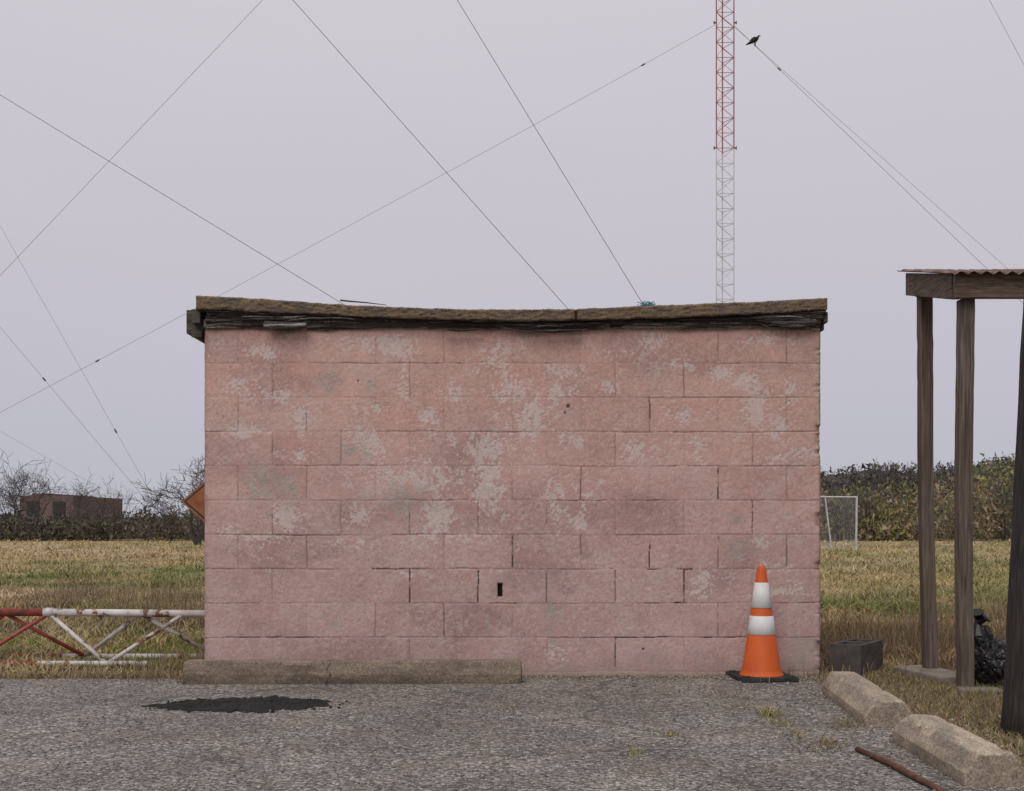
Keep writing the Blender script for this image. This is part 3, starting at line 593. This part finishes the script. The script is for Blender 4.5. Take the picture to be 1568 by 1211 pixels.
# ================================================================ ORANGE SIGN
rsn=empty('road_sign'); B=MB(); D0=10.8; lv=W(277,768,D0); hd=.56; c0=Vector((lv.x+hd,lv.y,lv.z)); q=hd*.86
def dia(s,y0,y1,mi): 
    vs=[(c0.x-hd*s,y0,c0.z),(c0.x,y0,c0.z-q*s),(c0.x+hd*s,y0,c0.z),(c0.x,y0,c0.z+q*s)]; vs+=[(a,y1,e) for a,_,e in vs]
    B.add(vs,[(0,1,2,3),(7,6,5,4),(0,4,5,1),(1,5,6,2),(2,6,7,3),(3,7,4,0)],mi)
dia(1,c0.y,c0.y+.004,0); dia(.95,c0.y-.003,c0.y-.001,1); dia(.91,c0.y-.006,c0.y-.004,0)
B.obj('sign_plate',[pm('faded_orange',[(.3,(.17,.055,.03)),(.6,(.30,.11,.045)),(.8,(.26,.14,.08))],8,bstr=.1,rough=.6),mbk],rsn)
B=MB(); B.box((c0.x-.03,c0.y+.005,0),(c0.x+.03,c0.y+.05,c0.z+.5)); B.obj('sign_post',mwd,rsn)
# ================================================================ CHAIN LINK FENCE
fe=empty('chain_link_fence'); mgal=pm('galvanised',[(.3,(.36,.37,.39)),(.7,(.55,.56,.58))],10,rough=.5,bstr=0)
D0=39; a=W(1311,842,D0); zt=W(0,761,D0).z; xl=W(1238,800,D0).x
B=MB(); B.tube([(a.x,a.y,0),(a.x+.02,a.y,zt+.03)],.035,8); B.tube([(xl,a.y,zt+.01),(a.x,a.y,zt)],.025,8); B.tube([(xl+.75,a.y,.1),(xl+.55,a.y,zt)],.025,8); B.tube([(xl,a.y,0),(xl,a.y,zt)],.035,8)
B.obj('frame',mgal,fe)
B=MB(); w_=a.x-xl; hgt=zt-.08; sp_=.085; kq=-int(hgt/sp_)
while kq*sp_<w_:
    for s in (1,-1):
        x0=kq*sp_; t0=max(0,-x0); t1=min(hgt,w_-x0)
        if t1-t0>.02:
            if s==1: B.tube([(xl+x0+t0,a.y,.06+t0),(xl+x0+t1,a.y,.06+t1)],.0022,3,cap=False)
            else: B.tube([(xl+x0+t0,a.y,.06+hgt-t0),(xl+x0+t1,a.y,.06+hgt-t1)],.0022,3,cap=False)
    kq+=1
B.obj('wire_mesh',mgal,fe)
# ================================================================ RADIO TOWER
tw=empty('radio_tower'); D0=40.; cxT=W(1109,0,D0).x; cyT=D0-7; hw=.295
mtr=pm('tower_red',[(.3,(.29,.095,.08)),(.7,(.36,.14,.115))],2,bstr=0,rough=.6); mtw=pm('tower_white',[(.3,(.50,.50,.52)),(.7,(.60,.60,.62))],2,bstr=0,rough=.6)
legs=[Vector((cxT-hw,cyT-.17,0)),Vector((cxT+hw,cyT-.17,0)),Vector((cxT,cyT+.34,0))]
zsw=W(0,229,D0).z; bay=.509; B=MB()
for L_ in legs:
    for z0,z1,mi in ((0,zsw,1),(zsw,zsw+12,0),(zsw+12,zsw+24,1)): B.tube([L_+Vector((0,0,z0)),L_+Vector((0,0,z1))],.022 if mi==0 else .020,6,mi)
zq=zsw-bay*int(zsw/bay)
while zq<zsw+23.9:
    mi=0 if zsw-.01<=zq<zsw+12 else 1
    for i in range(3):
        p=legs[i];q_=legs[(i+1)%3]; dn=Vector((0,0,zq)); up=Vector((0,0,zq+bay))
        B.tube([p+dn,q_+dn],.011,4,mi)
        if i==0: B.tube([p+dn,q_+up] if int(zq/bay)%2 else [q_+dn,p+up],.011,4,mi)
        else: B.tube([p+dn,q_+up] if i==1 else [q_+dn,p+up],.008,4,mi)
    zq+=bay
B.obj('lattice_mast',[mtr,mtw],tw)
B=MB()
for vv in (38,229):
    zz=W(0,vv,D0).z
    for s in(-1,1): B.tube([(cxT+s*hw,cyT-.17,zz),(cxT+s*(hw+.08),cyT-.17,zz+.0)],.025,6); B.tube([(cxT+s*(hw+.08),cyT-.17,zz-.05),(cxT+s*(hw+.08),cyT-.17,zz+.06)],.018,6)
B.box((cxT-.6,cyT-.6,-.05),(cxT+.6,cyT+.6,.25)); B.obj('brackets_and_base',mrust,tw)
# ================================================================ GUY WIRES
mwr=pm('steel_cable',[(.3,(.10,.10,.105)),(.7,(.16,.16,.165))],3,bstr=0,rough=.6)
wi=0
def wire(a,b_,wpx,beads=(),sag=.0):
    global wi
    p=W(*a);q=W(*b_); B=MB(); n=26; pts=[];rs=[]
    for i in range(n+1):
        t=i/n; P=p.lerp(q,t); P.z-=sag*4*t*(1-t); pts.append(P); rs.append(max(.003,.5*wpx*(P.y+7)/F))
    B.tube(pts,rs,5,cap=False)
    for t in beads:
        P=p.lerp(q,t); P.z-=sag*4*t*(1-t); d=(q-p).normalized(); s=(P.y+7)/F
        B.tube([P-d*s*4,P-d*s*2,P+d*s*2,P+d*s*4],[s*.5,s*1.4,s*1.4,s*.5],8)
    B.obj('guy_wire'+('' if wi==0 else '.%03d'%wi),mwr); wi+=1
def gd(v): return CAMH*F/(v-800)
wire((1095,38,40),(-400,841,40.1),.5,[(1095-985)/1495,(1095-150)/1495],.15)
wire((1123,38,40),(1958,841,40.1),.6,[(1193-1123)/835.])
wire((1123,40,40.3),(2023,836,45),.45)
wire((200,-279,22),(1210,855,gd(855)),.9)
wire((560,-230,24),(1222,855,gd(855)),.9)
wire((-400,-99,30),(1164,855,gd(855)),.9,[])
wire((700,-313,30),(-400,842,gd(842)),.55,[(700-43)/1100.])
wire((-200,-10,60),(270,825,gd(825)),.4,[.787])
wire((-200,264,60),(275,826,gd(826)),.45,[.55])
wire((-300,490,62),(285,822,74),.3)
wire((1440,-142,30),(1950,820,60),.5)
# ================================================================ BIRD
bird=empty('perched_bird'); D0=40; mbd=pm('dark_feathers',[(.3,(.018,.015,.013)),(.7,(.045,.037,.03))],20,bstr=.2)
def bp(u,v,dy=0): p=W(u,v,D0); p.y+=dy; return p
e=.0221
B=MB(); B.tube([bp(1142.5,68.5),bp(1145,67.2),bp(1148,65.2),bp(1151,63),bp(1154,61.2),bp(1157,60),bp(1159.5,58.4),bp(1160.8,56.6),bp(1161.6,55.2),bp(1162.6,54.6),bp(1163.4,55)],[e*.9,e*1.3,e*1.7,e*3.2,e*4.3,e*4.1,e*2.8,e*1.6,e*1.5,e*1.3,e*.5],14)
B.tube([bp(1163,54.9),bp(1164.3,55.2),bp(1165,56)],[e*.6,e*.45,e*.1],6)
for s in(-1,1):
    B.tube([bp(1158,58.6,s*.07),bp(1155,60.2,s*.1),bp(1150,64,s*.075),bp(1145.5,67.6,s*.02)],[e*1.3,e*2.6,e*2.1,e*.4],10,flat=(.55,1.0))
    B.tube([bp(1155.5,63,s*.03),bp(1156.4,67,s*.03),bp(1156.6,70.2,s*.012)],[e*1.2,e*.6,e*.45],6); B.tube([bp(1155.4,69.6,s*.012),bp(1158,71.4,s*.012)],[e*.4,e*.4],5)
B.obj('body',mbd,bird,smooth=True)
# ================================================================ DISTANT VEGETATION
mtk=pm('bare_branches',[(.3,(.045,.038,.034)),(.7,(.085,.073,.065))],2,bstr=0)
def tree(idx,x,y,H,wide=.85):
    B=MB()
    def br(p,d,l,r,k):
        n=3; pts=[p];rs=[r]
        for i in range(n):
            d=(d+Vector((random.gauss(0,.2),random.gauss(0,.16),random.gauss(.02,.1)))).normalized(); p=p+d*l/n; pts.append(p); rs.append(r*(1-.4*(i+1)/n))
        B.tube(pts,rs,4 if k<2 else 3,cap=False)
        if k>=5: return
        for j in range(random.choice((2,3)) if k<4 else 2):
            t=random.choice((1,2,3,3)); ax=Vector((random.gauss(0,1),random.gauss(0,.8),random.gauss(0,.5))).normalized()
            nd=(d+ax*random.uniform(.6,1.1)).normalized(); 
            if nd.z<-.05: nd.z*=-.6
            br(pts[t],nd,l*random.uniform(.66,.9),max(rs[t]*.66,.010),k+1)
    for s in range(random.choice((2,3,3))):
        br(Vector((x+random.gauss(0,.12),y,0)),Vector((random.gauss(0,.3),random.gauss(0,.25),1)).normalized(),H*.34,.075*H/4,0)
    zm=max(v[2] for v in B.v); f=H/zm; xw=np.percentile(np.abs([v[0]-x for v in B.v]),97); g=min(1.4,max(.5,wide*H*.5/xw))
    B.v=[(x+(v[0]-x)*g,y+(v[1]-y)*g,v[2]*f) for v in B.v]
    B.obj('bare_tree'+('' if idx==0 else '.%03d'%idx),mtk)
tl=[(6,60,690),(44,58,702),(74,58.5,706),(-35,59,700),(-90,60,700),(152,58,716),(182,58.5,722),(224,57,731),(262,58,742),(300,48,692),(330,55,700),(1330,58,732),(1298,58,742),(1366,66,703),(1500,66,698),(112,60,734),(1284,58,736),(20,59,712),(1540,58,712)]
for i,(u,D,v) in enumerate(tl):
    p=W(u,800,D); tree(i,p.x,p.y,W(u,v,D).z,1.0 if u!=224 else .8)
def cloud(name,items,mat,size):
    Vs=[];Cs=[]
    for (c,r,n,col,vr) in items:
        d=rng.normal(0,1,(n,3)); d/=np.linalg.norm(d,axis=1)[:,None]; rad=rng.uniform(.35,1.12,n)**.5
        P=np.array(c)+d*rad[:,None]*np.array(r); P=P[P[:,2]>.02]; n=len(P)
        a=rng.normal(0,1,(n,3,3))*size*rng.uniform(.5,1.3,(n,1,1)); a[:,:,2]*=1.3; t=P[:,None]+a
        cc=np.array(col)*rng.uniform(1-vr,1+vr,(n,1))*rng.uniform(.92,1.08,(n,3))
        Vs.append(t.reshape(-1,3)); Cs.append(np.repeat(cc,3,0))
    V=np.vstack(Vs); Fc=np.arange(len(V)).reshape(-1,3); V[:,2]=np.maximum(V[:,2],0)
    return npmesh(name,V,Fc,mat,np.vstack(Cs))
mlf=am('brush_leaves',3,.85,1.15,.85,0)
it=[]
topL0=lambda u: np.interp(u,[-300,0,60,113,160,230,313,700,1257,1290,1340,1400,1440,1480,1568,1900],[780,780,780,782,786,786,780,768,752,748,744,732,738,720,708,712])
topL=lambda u: topL0(u)+(fbm(np.asarray(u)*.022,np.asarray(u)*0+1.7,241,3)-.5)*38
hue=lambda xx: float(fbm(xx*.28,3.3,231,3))
for i in range(640):
    D=rng.uniform(59,66); u=rng.uniform(-350,420) if rng.random()<.42 else rng.uniform(1150,1950)
    if rng.random()<.12: u=rng.uniform(420,1150)
    ft=rng.random(); v0=float(topL(u)); v=v0+(rng.normal(0,5) if ft<.40 else rng.uniform(0,1)*(815-v0)*.85); H=max(CAMH+(800-v)/F*D,.5); xx=(u-784)/F*D
    left=u<700; t=rng.random()*.5+hue(xx+D)*1.0-.22; D=D if ft<.40 else rng.uniform(57.3,60)
    if left: col=(.11,.112,.064) if t<.35 else ((.105,.086,.07) if t<.75 else (.17,.135,.09))
    else: col=(.25,.215,.09) if t<.30 else ((.16,.165,.07) if t<.48 else ((.25,.19,.125) if t<.7 else (.13,.11,.085)))
    it.append(((xx,D-7,H*.5),(rng.uniform(.4,1.3),rng.uniform(.5,1.1),H*.52),140,col,.45))
cloud('distant_brush',it,mlf,.066)
gxx=np.linspace(-48,52,500); nzz=7; rowsV=[];cz=[]
for j in range(nzz):
    t=j/(nzz-1); u=784+gxx/64*F; H=(CAMH+(800-topL(u))/F*64)*.74; rowsV.append(np.stack([gxx,58+1.2*t+ (fbm(gxx*1.2,t*3+0*gxx,201)-.5)*2.0,H*t*(.7+.6*fbm(gxx*1.1,0*gxx,202))],1)); cz.append(np.tile([.085,.075,.05],(500,1))*(.5+1.1*fbm(gxx*4,t*6+0*gxx,203))[:,None])
npmesh('thicket',np.stack(rowsV,1).reshape(-1,3),gridf(500,nzz),mlf,np.stack(cz,1).reshape(-1,3))
it=[]
topR=lambda u: np.interp(u,[-300,0,300,1200,1257,1300,1340,1360,1385,1420,1500,1530,1568,1900],[788,790,790,726,717,717,710,706,710,712,706,697,694,704])
for i in range(420):
    D=rng.uniform(105,118); u=rng.uniform(-350,1900) if rng.random()<.3 else rng.uniform(1150,1800)
    v=topR(u)+rng.normal(2,3.2); H=max(CAMH+(800-v)/F*D,1.5); xx=(u-784)/F*D
    t=rng.random(); g=u>1480
    col=(.13,.15,.07) if (g and t<.6) else ((.095,.085,.078) if t<.7 else (.12,.11,.085))
    it.append(((xx,D-7,H*.55),(rng.uniform(.8,2.0),1.5,H*.46),140,col,.3))
cloud('distant_tree_line',it,mlf,.13)
gxx=np.linspace(-90,130,500); rowsV=[];cz=[]
for j in range(6):
    t=j/5; u=784+gxx/118*F; H=(CAMH+(800-topR(u))/F*118)*.92; rowsV.append(np.stack([gxx,112+t*2+0*gxx,H*t*(.94+.1*fbm(gxx*.8,0*gxx,212))],1)); cz.append(np.tile([.09,.083,.075],(500,1))*(.7+.6*fbm(gxx*2,t*4+0*gxx,213))[:,None])
npmesh('distant_woodland',np.stack(rowsV,1).reshape(-1,3),gridf(500,6),mlf,np.stack(cz,1).reshape(-1,3))
fb=empty('distant_brick_building'); B=MB(); D0=95; xa=W(30,0,D0).x; xb=W(112,0,D0).x; z1=W(0,759,D0).z
B.box((xa,D0-7,0),(xb,D0+5,z1)); B.box((xa+1,D0-7.0-.02,z1+.002),(xb-2.2,D0+4,z1+.2))
B.obj('walls',pm('dark_brick',[(.3,(.13,.088,.082)),(.7,(.16,.11,.102))],.8,bstr=0),fb)
B=MB()
for i in range(2): B.box((xa+.6+i*2.1,D0-7.06,1.2),(xa+1.6+i*2.1,D0-7.005,2.6))
B.obj('windows',mbk,fb)
